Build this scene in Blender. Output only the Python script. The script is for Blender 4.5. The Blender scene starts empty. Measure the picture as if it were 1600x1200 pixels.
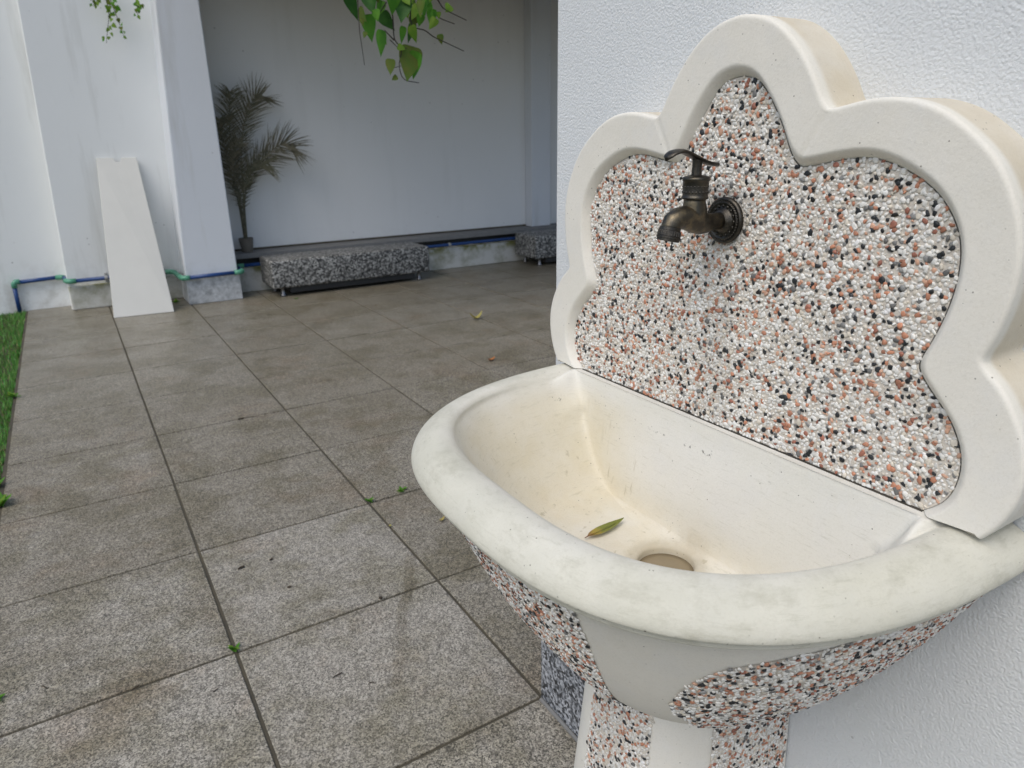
import bpy, bmesh, math, random
import numpy as np
from mathutils import Vector, Matrix

R = math.radians
rng = np.random.default_rng(7)
random.seed(7)
scene = bpy.context.scene
COL = scene.collection

# ------------------------------------------------------------------ camera
CAM_H = 1.3109
cam_d = bpy.data.cameras.new('camera')
cam = bpy.data.objects.new('camera', cam_d)
COL.objects.link(cam)
cr = Vector((0.84904, -0.52807, -0.01538)); cu = Vector((0.18500, 0.27000, 0.94350)); cd = Vector((0.49480, 0.80460, -0.32860))
yaw, pit, rol = R(31.59023), R(19.18092), R(-0.88072)
cd = Vector((math.sin(yaw)*math.cos(pit), math.cos(yaw)*math.cos(pit), -math.sin(pit)))
r0 = Vector((math.cos(yaw), -math.sin(yaw), 0)); u0 = r0.cross(cd)
cr = math.cos(rol)*r0 + math.sin(rol)*u0; cu = -math.sin(rol)*r0 + math.cos(rol)*u0
cam.matrix_world = Matrix(((cr.x, cu.x, -cd.x, 0), (cr.y, cu.y, -cd.y, 0), (cr.z, cu.z, -cd.z, CAM_H), (0, 0, 0, 1)))
cam_d.sensor_width = 36.0
cam_d.lens = 1098.81/1600*36.0
cam_d.clip_start = 0.02
cam_d.clip_end = 200
cam_d.dof.use_dof = True
cam_d.dof.focus_distance = 0.92
cam_d.dof.aperture_fstop = 10.0
scene.camera = cam

# ------------------------------------------------------------------ sky, sun, exposure
SUN_AZ = math.atan2(-0.74, -0.33)      # light from the open side of the court
SUN_EL = R(55)
world = bpy.data.worlds.new('World'); scene.world = world; world.use_nodes = True
wn = world.node_tree
bg = wn.nodes['Background']
sky = wn.nodes.new('ShaderNodeTexSky'); sky.sky_type = 'NISHITA'; sky.sun_disc = False
sky.sun_elevation = SUN_EL; sky.sun_rotation = SUN_AZ
sky.air_density = 1.0; sky.dust_density = 2.6; sky.ozone_density = 1.0
wn.links.new(sky.outputs[0], bg.inputs[0]); bg.inputs[1].default_value = 0.14
sun_d = bpy.data.lights.new('sun', 'SUN'); sun_d.energy = 1.15; sun_d.angle = R(45); sun_d.color = (1.0, 0.98, 0.905)
sun = bpy.data.objects.new('sun', sun_d); COL.objects.link(sun)
sdir = Vector((math.sin(SUN_AZ)*math.cos(SUN_EL), math.cos(SUN_AZ)*math.cos(SUN_EL), math.sin(SUN_EL)))
sun.rotation_euler = sdir.to_track_quat('Z', 'Y').to_euler(); sun.location = (-4, 0, 8)
vs = scene.view_settings
scene.display_settings.display_device = 'sRGB'
vs.view_transform = 'Standard'; vs.look = 'None'; vs.gamma = 1.0; vs.use_curve_mapping = False
vs.exposure = 0.21
scene.cycles.use_denoising = True
scene.cycles.max_bounces = 8

# ------------------------------------------------------------------ node helpers
class NT:
    def __init__(s, name):
        s.m = bpy.data.materials.new(name); s.m.use_nodes = True
        s.t = s.m.node_tree; s.b = s.t.nodes['Principled BSDF']
        g = s.t.nodes.new('ShaderNodeNewGeometry'); s.pos = g.outputs['Position']
    def n(s, t, **k):
        x = s.t.nodes.new(t)
        for a, v in k.items(): setattr(x, a, v)
        return x
    def put(s, sock, v):
        if isinstance(v, bpy.types.NodeSocket): s.t.links.new(v, sock)
        elif isinstance(v, (tuple, list)) and len(v) == 3 and sock.type == 'RGBA': sock.default_value = (*v, 1)
        else: sock.default_value = v
    def noise(s, scale, detail=3, rough=.55, vec=None, dist=0):
        x = s.n('ShaderNodeTexNoise'); x.inputs['Scale'].default_value = scale
        x.inputs['Detail'].default_value = detail; x.inputs['Roughness'].default_value = rough
        x.inputs['Distortion'].default_value = dist
        s.put(x.inputs['Vector'], vec if vec is not None else s.pos); return x.outputs['Fac']
    def voro(s, scale, vec=None, feature='F1', out='Distance', rnd=1):
        x = s.n('ShaderNodeTexVoronoi', feature=feature); x.inputs['Scale'].default_value = scale
        x.inputs['Randomness'].default_value = rnd
        s.put(x.inputs['Vector'], vec if vec is not None else s.pos); return x.outputs[out]
    def mapping(s, scale=(1, 1, 1), loc=(0, 0, 0), vec=None):
        x = s.n('ShaderNodeMapping'); s.put(x.inputs['Vector'], vec if vec is not None else s.pos)
        x.inputs['Scale'].default_value = scale; x.inputs['Location'].default_value = loc; return x.outputs[0]
    def ramp(s, f, *stops):
        x = s.n('ShaderNodeValToRGB'); s.put(x.inputs[0], f); e = x.color_ramp.elements
        while len(e) < len(stops): e.new(.5)
        for i, (p, c) in enumerate(stops):
            e[i].position = p; e[i].color = (*c, 1) if isinstance(c, tuple) else (c, c, c, 1)
        return x.outputs[0]
    def mix(s, f, a, b, mode='MIX'):
        x = s.n('ShaderNodeMix', data_type='RGBA', blend_type=mode); s.put(x.inputs[0], f)
        s.put(x.inputs[6], a); s.put(x.inputs[7], b); return x.outputs[2]
    def math(s, op, a, b=0.0, clamp=False):
        x = s.n('ShaderNodeMath', operation=op, use_clamp=clamp); s.put(x.inputs[0], a); s.put(x.inputs[1], b); return x.outputs[0]
    def step(s, v, a, b):
        x = s.n('ShaderNodeMapRange', interpolation_type='SMOOTHSTEP'); s.put(x.inputs[0], v)
        x.inputs[1].default_value = a; x.inputs[2].default_value = b; return x.outputs[0]
    def sep(s, vec=None):
        x = s.n('ShaderNodeSeparateXYZ'); s.put(x.inputs[0], vec if vec is not None else s.pos); return x.outputs
    def bump(s, h, strength, dist, prev=None):
        x = s.n('ShaderNodeBump'); s.put(x.inputs['Height'], h); x.inputs['Strength'].default_value = strength
        x.inputs['Distance'].default_value = dist
        if prev is not None: s.put(x.inputs['Normal'], prev)
        return x.outputs[0]
    def done(s, col, rough=.6, normal=None, metal=0, spec=None):
        s.put(s.b.inputs['Base Color'], col); s.put(s.b.inputs['Roughness'], rough); s.put(s.b.inputs['Metallic'], metal)
        if spec is not None: s.put(s.b.inputs['Specular IOR Level'], spec)
        if normal is not None: s.put(s.b.inputs['Normal'], normal)
        return s.m

M = {}
# cream cast stone
def cream(name, streak, ca, cb):
    n = NT(name)
    c = n.mix(n.ramp(n.noise(5.5, 5, .6), (.35, 0.), (.7, 1.)), ca, cb)
    c = n.mix(n.ramp(n.noise(16, 4, .6), (.48, 0.), (.72, .55)), c, (.70, .69, .65))
    c = n.mix(n.ramp(n.noise(380, 2, .7), (.5, 0.), (.8, .22)), c, (.45, .42, .34))
    spots = n.math('LESS_THAN', n.voro(95), .085)
    spots = n.math('MULTIPLY', spots, n.step(n.noise(24, 2), .5, .62))
    c = n.mix(n.math('MULTIPLY', spots, .75), c, (.12, .11, .09))
    sc = n.noise(1, 4, .7, n.mapping((40, 40, 420)))
    if streak:
        c = n.mix(n.ramp(sc, (.56, 0.), (.72, .4)), c, (.46, .45, .37))
    if streak:
        X, Y, Z = n.sep()
        q1 = n.math('POWER', n.math('MAXIMUM', n.math('DIVIDE', n.math('SUBTRACT', .722, X), .338), 0), 3)
        q2 = n.math('POWER', n.math('DIVIDE', n.math('ABSOLUTE', n.math('SUBTRACT', Y, .6465)), .322), 3)
        rimm = n.step(n.math('ADD', n.math('ADD', q1, q2), n.math('MULTIPLY', n.noise(18, 4), .3)), .95, 1.45)
        c = n.mix(n.math('MULTIPLY', rimm, n.ramp(n.noise(6, 5, .65, n.mapping(loc=(2, 8, 4))), (.3, .55), (.7, 1.))), c, n.mix(1, c, (.835, .835, .775), 'MULTIPLY'))
        d1 = n.math('MULTIPLY', rimm, n.ramp(n.noise(3.1, 5, .7, n.mapping(loc=(4, 2, 1))), (.40, 0.), (.62, .75)))
        c = n.mix(d1, c, (.50, .495, .415))
        d2 = n.math('MULTIPLY', rimm, n.ramp(n.noise(1, 6, .75, n.mapping((14, 14, 40), (7, 3, 2))), (.50, 0.), (.68, .6)))
        c = n.mix(d2, c, (.40, .39, .31))
        dxr = n.math('SUBTRACT', X, .643); dyr = n.math('SUBTRACT', Y, .629)
        ddr = n.math('SQRT', n.math('ADD', n.math('MULTIPLY', dxr, dxr), n.math('MULTIPLY', dyr, dyr)))
        scum = n.math('MULTIPLY', n.math('SUBTRACT', 1, n.step(n.math('ADD', ddr, n.math('MULTIPLY', n.noise(35, 5, .7), .03)), .055, .085)), n.math('SUBTRACT', 1, n.step(Z, .75, .77)))
        c = n.mix(n.math('MULTIPLY', scum, .45), c, (.36, .31, .21))
        lip = n.math('MULTIPLY', n.step(Z, .874, .879), n.math('SUBTRACT', 1, n.step(Z, .8815, .885)))
        chip = n.math('MULTIPLY', lip, n.ramp(n.noise(130, 3, .6), (.60, 0.), (.66, .8)))
        c = n.mix(n.math('MULTIPLY', chip, n.step(n.noise(13, 2), .48, .56)), c, (.07, .065, .05))
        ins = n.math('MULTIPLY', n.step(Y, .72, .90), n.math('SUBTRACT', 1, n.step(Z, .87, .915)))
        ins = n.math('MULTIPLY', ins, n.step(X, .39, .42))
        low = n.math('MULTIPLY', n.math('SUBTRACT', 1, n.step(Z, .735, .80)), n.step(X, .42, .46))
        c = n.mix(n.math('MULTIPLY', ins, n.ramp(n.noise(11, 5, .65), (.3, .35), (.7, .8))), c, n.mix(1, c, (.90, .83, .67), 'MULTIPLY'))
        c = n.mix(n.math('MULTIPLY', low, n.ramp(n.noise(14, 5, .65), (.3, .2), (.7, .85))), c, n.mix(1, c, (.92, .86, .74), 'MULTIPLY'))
        dr = n.ramp(n.noise(1, 3, .6, n.mapping((60, 60, 9))), (.635, 0.), (.69, .6))
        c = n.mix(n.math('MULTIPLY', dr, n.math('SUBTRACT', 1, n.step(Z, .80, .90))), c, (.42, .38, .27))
    if not streak:      # darker tan tone on the outer edge of the backsplash
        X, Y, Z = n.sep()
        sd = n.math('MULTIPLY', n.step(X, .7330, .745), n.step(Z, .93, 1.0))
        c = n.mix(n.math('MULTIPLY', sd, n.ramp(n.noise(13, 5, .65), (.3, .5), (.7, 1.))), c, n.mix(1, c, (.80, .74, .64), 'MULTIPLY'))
    h = n.math('ADD', n.math('MULTIPLY', n.noise(300, 3, .7), .6), n.math('MULTIPLY', n.noise(45, 3), 1.0))
    return n.done(c, .78, n.bump(h, .45, .0014), spec=.25)
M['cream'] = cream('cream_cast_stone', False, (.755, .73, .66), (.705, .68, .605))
M['cream_rim'] = cream('cream_cast_stone_worn', True, (.735, .72, .66), (.69, .675, .605))

n = NT('wash_mortar')
M['mortar'] = n.done(n.mix(n.noise(500, 2), (.66, .62, .55), (.50, .45, .39)), .9, n.bump(n.noise(700, 2), .5, .001))

n = NT('wash_pebbles')
at = n.n('ShaderNodeAttribute', attribute_name='Col')
c = n.mix(n.ramp(n.noise(420, 3, .6), (.35, 0.), (.75, .5)), at.outputs['Color'], n.mix(1, at.outputs['Color'], (.72, .70, .66), 'MULTIPLY'))
X, Y, Z = n.sep()
dy = n.math('SUBTRACT', Y, .6525); dz = n.math('SUBTRACT', Z, 1.2045)
rr = n.math('SQRT', n.math('ADD', n.math('MULTIPLY', dy, dy), n.math('MULTIPLY', dz, dz)))
grime = n.math('SUBTRACT', 1, n.step(n.math('ADD', rr, n.math('MULTIPLY', n.noise(60, 4), .02)), .036, .060))
dripw = n.math('MULTIPLY', n.math('SUBTRACT', 1, n.step(n.math('ABSOLUTE', n.math('ADD', dy, n.math('MULTIPLY', n.math('SUBTRACT', n.noise(14, 3), .5), .05))), .01, .045)), n.math('SUBTRACT', 1, n.step(Z, 1.15, 1.21)))
grime = n.math('MAXIMUM', n.math('MULTIPLY', grime, .8), n.math('MULTIPLY', dripw, .22))
c = n.mix(n.math('MULTIPLY', grime, .6), c, (.12, .115, .10))
M['pebble'] = n.done(c, .5, n.bump(n.noise(900, 2), .25, .0006), spec=.45)

# stucco wall: coarse roller render
n = NT('stucco')
c = n.mix(n.noise(2.2, 4), (.70, .725, .735), (.64, .665, .675))
c = n.mix(n.ramp(n.noise(30, 4, .7), (.58, 0.), (.8, .25)), c, (.54, .55, .56))
dirt = n.math('LESS_THAN', n.voro(22), .045)
dirt = n.math('MULTIPLY', dirt, n.step(n.noise(6, 2, .5, n.mapping(loc=(3, 1, 5))), .55, .66))
c = n.mix(n.math('MULTIPLY', dirt, .6), c, (.25, .24, .22))
h = n.math('ADD', n.noise(330, 4, .65), n.math('MULTIPLY', n.math('SUBTRACT', 1, n.voro(240)), .45))
M['stucco'] = n.done(c, .8, n.bump(h, .55, .0036), spec=.25)

def paint(name, a, b, stain=.5):
    n = NT(name)
    c = n.mix(n.noise(1.3, 4), a, b)
    st = n.noise(1, 5, .65, n.mapping((5, 5, .55)))
    c = n.mix(n.ramp(st, (.55, 0.), (.78, stain)), c, (.42, .42, .38))
    z = n.sep()[2]
    low = n.math('MULTIPLY', n.math('SUBTRACT', 1, n.step(z, .0, .55)), n.step(n.noise(7, 5, .7), .42, .7))
    c = n.mix(n.math('MULTIPLY', low, .45), c, (.36, .34, .28))
    chips = n.math('MULTIPLY', n.math('LESS_THAN', n.voro(9), .06), n.step(n.noise(3, 2), .5, .6))
    c = n.mix(n.math('MULTIPLY', chips, .6), c, (.30, .30, .29))
    return n.done(c, .7, n.bump(n.noise(26, 5, .6), .16, .008), spec=.3)
M['white'] = paint('white_wall_paint', (.81, .825, .81), (.76, .775, .76))
M['blue'] = paint('pale_blue_paint', (.67, .70, .735), (.62, .65, .685))
M['alcove'] = paint('alcove_paint', (.79, .795, .785), (.74, .745, .735), .12)
n = NT('bare_concrete')
c = n.mix(n.ramp(n.noise(14, 6, .7), (.35, 0.), (.65, 1.)), (.60, .62, .63), (.27, .28, .28))
M['concrete'] = n.done(c, .85, n.bump(n.noise(60, 4), .4, .006))
n = NT('kerb_paint')
c = n.mix(n.ramp(n.noise(6, 5, .7), (.45, 0.), (.7, 1.)), (.58, .58, .54), (.32, .32, .24))
c = n.mix(n.math('MULTIPLY', n.step(n.sep()[2], .13, .22), n.step(n.noise(9, 4), .4, .6)), c, (.20, .20, .06))
M['kerb'] = n.done(c, .85, n.bump(n.noise(50, 4), .3, .005))
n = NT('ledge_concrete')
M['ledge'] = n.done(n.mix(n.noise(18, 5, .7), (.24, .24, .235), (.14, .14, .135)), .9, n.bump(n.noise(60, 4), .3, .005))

def granite(name, cols, sc, gloss):
    n = NT(name)
    v = n.voro(sc, out='Color')
    k = n.sep(v)[0]
    k2 = n.math('ADD', n.math('MULTIPLY', k, .55), n.math('MULTIPLY', n.noise(sc*.8, 3, .7), .55))
    c = n.ramp(k2, (.28, cols[0]), (.42, cols[1]), (.58, cols[2]), (.8, cols[3]))
    return n.done(c, gloss, n.bump(n.noise(sc*2, 2), .15, .002), spec=.5)
M['granite_bench'] = granite('bench_granite', ((.012, .012, .012), (.045, .045, .042), (.13, .13, .125), (.38, .38, .36)), 75, .5)
M['granite_skirt'] = granite('skirting_granite', ((.015, .017, .02), (.06, .066, .075), (.20, .215, .235), (.48, .5, .53)), 150, .3)

# paving: flamed granite slabs, damp away from the camera
n = NT('paving_granite')
oc = n.n('ShaderNodeTexCoord').outputs['Object']
oin = n.n('ShaderNodeObjectInfo'); oi = oin.outputs['Random']; bias = n.sep(oin.outputs['Color'])[0]
g1 = n.noise(330, 2, .8); g2 = n.voro(260, out='Color')
grain = n.math('ADD', n.math('MULTIPLY', g1, .8), n.math('MULTIPLY', n.sep(g2)[1], .34))
dry = n.ramp(grain, (.36, (.045, .045, .042)), (.49, (.175, .172, .162)), (.60, (.31, .305, .29)), (.78, (.54, .535, .51)))
dry = n.mix(n.math('MULTIPLY', oi, .25), dry, (.24, .228, .205))
mott = n.ramp(n.noise(48, 5, .75), (.3, .72), (.7, 1.22))
dry = n.mix(1, n.mix(1, dry, mott, 'MULTIPLY'), (1.06, 1.0, .89), 'MULTIPLY')
px, py, pz = n.sep()
ox, oy, _ = n.sep(oc)
edge = n.math('SUBTRACT', .297, n.math('MAXIMUM', n.math('ABSOLUTE', ox), n.math('ABSOLUTE', oy)))
nbig = n.noise(1.7, 5, .62, n.mapping((1, 1, 0), (2.3, 0.4, 0)))
nmid = n.noise(6.5, 5, .65, n.mapping((1, 1, 0), (5.1, 1.7, 0)))
wet = n.math('ADD', n.math('MULTIPLY', n.math('SUBTRACT', bias, .5), 2.1), n.math('MULTIPLY', n.math('SUBTRACT', nbig, .5), 1.5))
wet = n.math('ADD', wet, n.math('MULTIPLY', n.math('SUBTRACT', nmid, .5), 1.5))
wet = n.math('ADD', wet, n.math('MULTIPLY', n.math('SUBTRACT', 1, n.step(edge, .0, .085)), .38))
# trickle of water across two slabs
tx = n.math('ADD', .345, n.math('MULTIPLY', n.math('SUBTRACT', py, 1.1), .52))
tx = n.math('ADD', tx, n.math('MULTIPLY', n.math('SUBTRACT', n.noise(7, 2, .5, n.mapping((0, 1, 0))), .5), .10))
trick = n.math('SUBTRACT', 1, n.step(n.math('ABSOLUTE', n.math('SUBTRACT', px, tx)), .010, .028))
trick = n.math('MULTIPLY', trick, n.math('MULTIPLY', n.step(py, 1.33, 1.42), n.math('SUBTRACT', 1, n.step(py, 1.88, 1.96))))
wet = n.math('ADD', wet, n.math('MULTIPLY', trick, .6))
wet = n.step(wet, -.15, .42)
wetf = n.math('MULTIPLY', wet, n.ramp(n.noise(3.2, 4, .6, n.mapping((1, 1, 0), (9, 3, 0))), (.3, .62), (.65, 1.)))
c = n.mix(wetf, dry, n.mix(1, dry, (.70, .675, .615), 'MULTIPLY'))
stain = n.ramp(n.noise(3.3, 6, .68, n.mapping((1, 1, 0), (1.2, 7.7, 0))), (.46, 0.), (.60, 1.))
blot = n.ramp(n.noise(11, 5, .7, n.mapping((1, 1, 0), (4.4, 0.7, 0))), (.48, 0.), (.66, 1.))
c = n.mix(n.math('MULTIPLY', blot, .4), c, n.mix(1, c, (.62, .60, .50), 'MULTIPLY'))
c = n.mix(n.math('MULTIPLY', stain, .58), c, n.mix(1, c, (.60, .58, .45), 'MULTIPLY'))
rust = n.ramp(n.noise(2.1, 5, .7, n.mapping((1, 1, 0), (3.6, 2.9, 0))), (.54, 0.), (.68, 1.))
c = n.mix(n.math('MULTIPLY', rust, .5), c, n.mix(1, c, (.90, .76, .64), 'MULTIPLY'))
flow = n.noise(2.0, 3, .6, n.mapping((9, 1.1, 0), (0, .3, 0)))
rg = n.math('SUBTRACT', .78, n.math('MULTIPLY', n.math('MULTIPLY', wet, n.step(py, 2.2, 5.2)), .46))
rg = n.math('ADD', rg, n.math('MULTIPLY', n.math('SUBTRACT', nmid, .5), .25))
M['paving'] = n.done(c, rg, n.bump(grain, .32, .0022), spec=.5)
n = NT('joint_mortar')
c = n.mix(n.ramp(n.noise(5, 4, .6), (.42, 0.), (.68, 1.)), (.065, .058, .042), (.10, .085, .055))
M['joint'] = n.done(c, .95, n.bump(n.noise(200, 2), .5, .004))
n = NT('soil')
M['soil'] = n.done(n.mix(n.noise(8, 5), (.05, .06, .025), (.09, .075, .045)), .95, n.bump(n.noise(60, 3), .6, .02))
n = NT('grass_blades')
at = n.n('ShaderNodeAttribute', attribute_name='Col')
M['grass'] = n.done(at.outputs['Color'], .55)

def leafmat(name, a, b, sub=.25, rough=.55):
    n = NT(name)
    oi = n.n('ShaderNodeObjectInfo').outputs['Random']
    c = n.mix(n.ramp(n.noise(35, 4, .6), (.38, 0.), (.66, 1.)), a, b)
    c = n.mix(n.math('MULTIPLY', oi, .4), c, (a[0]*.6, a[1]*.75, a[2]*.6))
    m = n.done(c, rough, spec=.25)
    tr = n.n('ShaderNodeBsdfTranslucent'); n.put(tr.inputs[0], c)
    mx = n.n('ShaderNodeMixShader'); mx.inputs[0].default_value = sub
    out = n.t.nodes['Material Output']
    n.t.links.new(n.b.outputs[0], mx.inputs[1]); n.t.links.new(tr.outputs[0], mx.inputs[2]); n.t.links.new(mx.outputs[0], out.inputs[0])
    return m
M['leaf_dark'] = leafmat('leaf_dark', (.03, .10, .018), (.055, .16, .025), .35)
M['leaf_mid'] = leafmat('leaf_mid', (.09, .27, .03), (.15, .35, .04), .45)
M['leaf_yel'] = leafmat('leaf_yellow_green', (.16, .30, .03), (.24, .36, .05), .4)
M['leaf_olive'] = leafmat('leaf_olive', (.10, .17, .025), (.15, .16, .03), .35)
M['palm'] = leafmat('dried_palm', (.24, .215, .15), (.10, .10, .07), .25, .7)
M['yellow_leaf'] = leafmat('fallen_yellow', (.42, .36, .12), (.30, .22, .07), .1)
M['orange_leaf'] = leafmat('fallen_orange', (.40, .17, .06), (.30, .11, .04), .1)
M['twig'] = leafmat('twig_bark', (.07, .05, .035), (.04, .032, .025), .0, .8)
M['stem'] = leafmat('vine_stem', (.06, .045, .04), (.03, .028, .022), .0, .7)
n = NT('basin_leaf')
oc = n.n('ShaderNodeTexCoord').outputs['Object']
u = n.math('ADD', n.math('MULTIPLY', n.sep(oc)[0], 12.5), n.math('MULTIPLY', n.noise(120, 3), .35))
c = n.ramp(u, (.02, (.10, .03, .02)), (.22, (.22, .10, .03)), (.42, (.34, .26, .04)), (.62, (.17, .19, .03)), (1., (.15, .17, .025)))
M['basin_leaf'] = n.done(c, .35, n.bump(n.noise(500, 2), .2, .0006))

def metal(name, col, rough, metal=1.0, mottled=None):
    n = NT(name); c = col
    if mottled: c = n.mix(n.ramp(n.noise(75, 4, .65), (.45, 0.), (.68, 1.)), col, mottled)
    return n.done(c, n.math('ADD', rough, n.math('MULTIPLY', n.noise(120, 3), .15)), n.bump(n.noise(260, 4, .7), .35, .0012), metal=metal)
M['bronze'] = metal('antique_bronze', (.075, .071, .064), .36, 1.0, (.12, .105, .078))
M['bronze_gold'] = metal('worn_bronze', (.085, .078, .064), .34, 1.0, (.19, .155, .10))
M['bronze_dark'] = metal('dark_bronze', (.06, .056, .05), .34, 1.0, (.10, .09, .075))
M['steel'] = metal('dull_steel', (.22, .22, .22), .3)
M['chrome'] = metal('chrome', (.6, .6, .6), .15)
def plain(name, col, rough=.5, var=.12, sc=40):
    n = NT(name)
    d = tuple(v*(1-var*2) for v in col)
    return n.done(n.mix(n.noise(sc, 4, .6), col, d), rough, n.bump(n.noise(sc*4, 2), .1, .002))
M['pipe'] = plain('blue_pipe', (.012, .055, .20), .38, .15, 12)
M['fitting'] = plain('green_fitting', (.10, .34, .22), .45, .15, 30)
M['clip'] = plain('grey_clip', (.35, .36, .36), .4)
M['board'] = plain('offwhite_board', (.63, .625, .58), .6, .06, 5)
M['board_edge'] = plain('board_edge', (.82, .82, .80), .6, .03)
M['pot'] = plain('grey_pot', (.20, .18, .15), .75, .2)
M['drain'] = plain('drain_water', (.30, .24, .15), .25, .15, 25)
M['roof'] = plain('roof_soffit', (.45, .46, .47), .8, .05)
M['dirt'] = plain('joint_dirt', (.055, .048, .036), .9, .2, 60)
M['black'] = plain('shade_black', (.02, .02, .02), .5)  # black standing in for shade under the bench seats and ledge slab

# ------------------------------------------------------------------ mesh helpers
def mesh_data(name, v, f, smooth=False, mat=None, cols=None):
    me = bpy.data.meshes.new(name)
    v = np.asarray(v, dtype=np.float32)
    if isinstance(f, np.ndarray):
        nf, k = f.shape
        me.vertices.add(len(v)); me.vertices.foreach_set('co', v.ravel())
        me.loops.add(nf*k); me.loops.foreach_set('vertex_index', f.astype(np.int32).ravel())
        me.polygons.add(nf); me.polygons.foreach_set('loop_start', np.arange(0, nf*k, k, dtype=np.int32))
        me.update(calc_edges=True)
    else:
        me.from_pydata([tuple(x) for x in v.tolist()], [], [tuple(int(i) for i in x) for x in f]); me.update()
    if smooth: me.polygons.foreach_set('use_smooth', np.ones(len(me.polygons), dtype=bool))
    if cols is not None:
        a = me.color_attributes.new('Col', 'FLOAT_COLOR', 'POINT')
        a.data.foreach_set('color', np.asarray(cols, dtype=np.float32).ravel())
    if mat: me.materials.append(M[mat] if isinstance(mat, str) else mat)
    me.validate()
    return me

def put(name, me, parent=None, loc=None, world=True):
    """Link a mesh. world=True: its vertices are world coordinates even under a parent."""
    o = bpy.data.objects.new(name, me); COL.objects.link(o)
    if parent is not None:
        o.parent = parent
        if world and parent.type == 'EMPTY':
            o.matrix_parent_inverse = Matrix.Translation(-parent.location)
    if loc is not None: o.location = loc
    return o

def tag(o, label=None, cat=None, group=None, kind=None):
    if label: o['label'] = label
    if cat: o['category'] = cat
    if group: o['group'] = group
    if kind: o['kind'] = kind
    return o

def thing(name, loc, label, cat, group=None):
    o = bpy.data.objects.new(name, None); COL.objects.link(o); o.location = loc; o.empty_display_size = .05
    return tag(o, label, cat, group)

class MB:
    def __init__(s): s.v = []; s.f = []
    def add(s, v, f):
        k = len(s.v); s.v += [tuple(map(float, x)) for x in v]; s.f += [tuple(int(i)+k for i in x) for x in f]; return s
    def box(s, x0, x1, y0, y1, z0, z1, b=0.0, shear=0.0):
        bm = bmesh.new()
        bmesh.ops.create_cube(bm, size=1)
        for w in bm.verts:
            w.co = Vector(((x0+x1)/2+w.co.x*(x1-x0), (y0+y1)/2+w.co.y*(y1-y0), (z0+z1)/2+w.co.z*(z1-z0)))
        if b: bmesh.ops.bevel(bm, geom=bm.edges[:], offset=b, segments=3, profile=.5, affect='EDGES')
        bm.verts.index_update()
        V = [(w.co.x+shear*w.co.z, w.co.y, w.co.z) for w in bm.verts]
        F = [[w.index for w in p.verts] for p in bm.faces]
        bm.free(); return s.add(V, F)
    def tube(s, pts, rad, seg=10, cap=True):
        pts = [Vector(p) for p in pts]; n_ = len(pts)
        if not hasattr(rad, '__len__'): rad = [rad]*n_
        V = []; F = []; up = None
        for i, p in enumerate(pts):
            t = (pts[min(i+1, n_-1)]-pts[max(i-1, 0)]).normalized()
            if up is None:
                up = Vector((0, 0, 1)) if abs(t.z) < .9 else Vector((0, 1, 0))
            a = (up-t*up.dot(t)).normalized(); up = a; b_ = t.cross(a)
            for k in range(seg):
                w = 2*math.pi*k/seg
                V.append(p+(a*math.cos(w)+b_*math.sin(w))*rad[i])
        for i in range(n_-1):
            for k in range(seg):
                F.append((i*seg+k, i*seg+(k+1) % seg, (i+1)*seg+(k+1) % seg, (i+1)*seg+k))
        if cap: F.append(tuple(range(seg-1, -1, -1))); F.append(tuple((n_-1)*seg+k for k in range(seg)))
        return s.add(V, F)
    def lathe(s, o, axis, prof, seg=40):
        """prof: (distance along axis, radius) list."""
        o = Vector(o); ax = Vector(axis).normalized()
        a = ax.orthogonal().normalized(); b_ = ax.cross(a); V = []; F = []
        for h, r in prof:
            for k in range(seg):
                w = 2*math.pi*k/seg; V.append(o+ax*h+(a*math.cos(w)+b_*math.sin(w))*r)
        for i in range(len(prof)-1):
            for k in range(seg): F.append((i*seg+k, i*seg+(k+1) % seg, (i+1)*seg+(k+1) % seg, (i+1)*seg+k))
        F.append(tuple(range(seg-1, -1, -1))); F.append(tuple((len(prof)-1)*seg+k for k in range(seg)))
        return s.add(V, F)
    def build(s, name, mat, parent=None, smooth=False, world=True, loc=None):
        return put(name, mesh_data(name, s.v, s.f, smooth, mat), parent, loc, world)

def catmull(p, m):
    p = np.asarray(p, float); k = len(p); t = np.linspace(0, k-1, m); i = np.clip(t.astype(int), 0, k-2); u = (t-i)[:, None]
    P = np.vstack([2*p[0]-p[1], p, 2*p[-1]-p[-2]])
    a, b, c, d = P[i], P[i+1], P[i+2], P[i+3]
    return .5*((2*b)+(-a+c)*u+(2*a-5*b+4*c-d)*u**2+(-a+3*b-3*c+d)*u**3)

def resample(p, m):
    q = catmull(p, 40*len(p)); s = np.r_[0, np.cumsum(np.linalg.norm(np.diff(q, axis=0), axis=1))]
    t = np.linspace(0, s[-1], m)
    return np.stack([np.interp(t, s, q[:, j]) for j in range(q.shape[1])], 1)

def grid_faces(a, b, closed=False):
    """faces of a grid of a rows by b columns"""
    i, j = np.meshgrid(np.arange(a-1), np.arange(b if closed else b-1), indexing='ij'); i = i.ravel(); j = j.ravel(); j2 = (j+1) % b
    return np.stack([i*b+j, i*b+j2, (i+1)*b+j2, (i+1)*b+j], 1)

# ================================================================== SETTING
XW = 0.802          # face of the fountain wall
CY = 0.6465         # fountain centre line
# ground
gm = mesh_data('ground', [(-30, -30, -.035), (30, -30, -.035), (30, 30, -.035), (-30, 30, -.035)], [(0, 1, 2, 3)], mat='soil')
tag(put('ground', gm), kind='structure')

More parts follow.
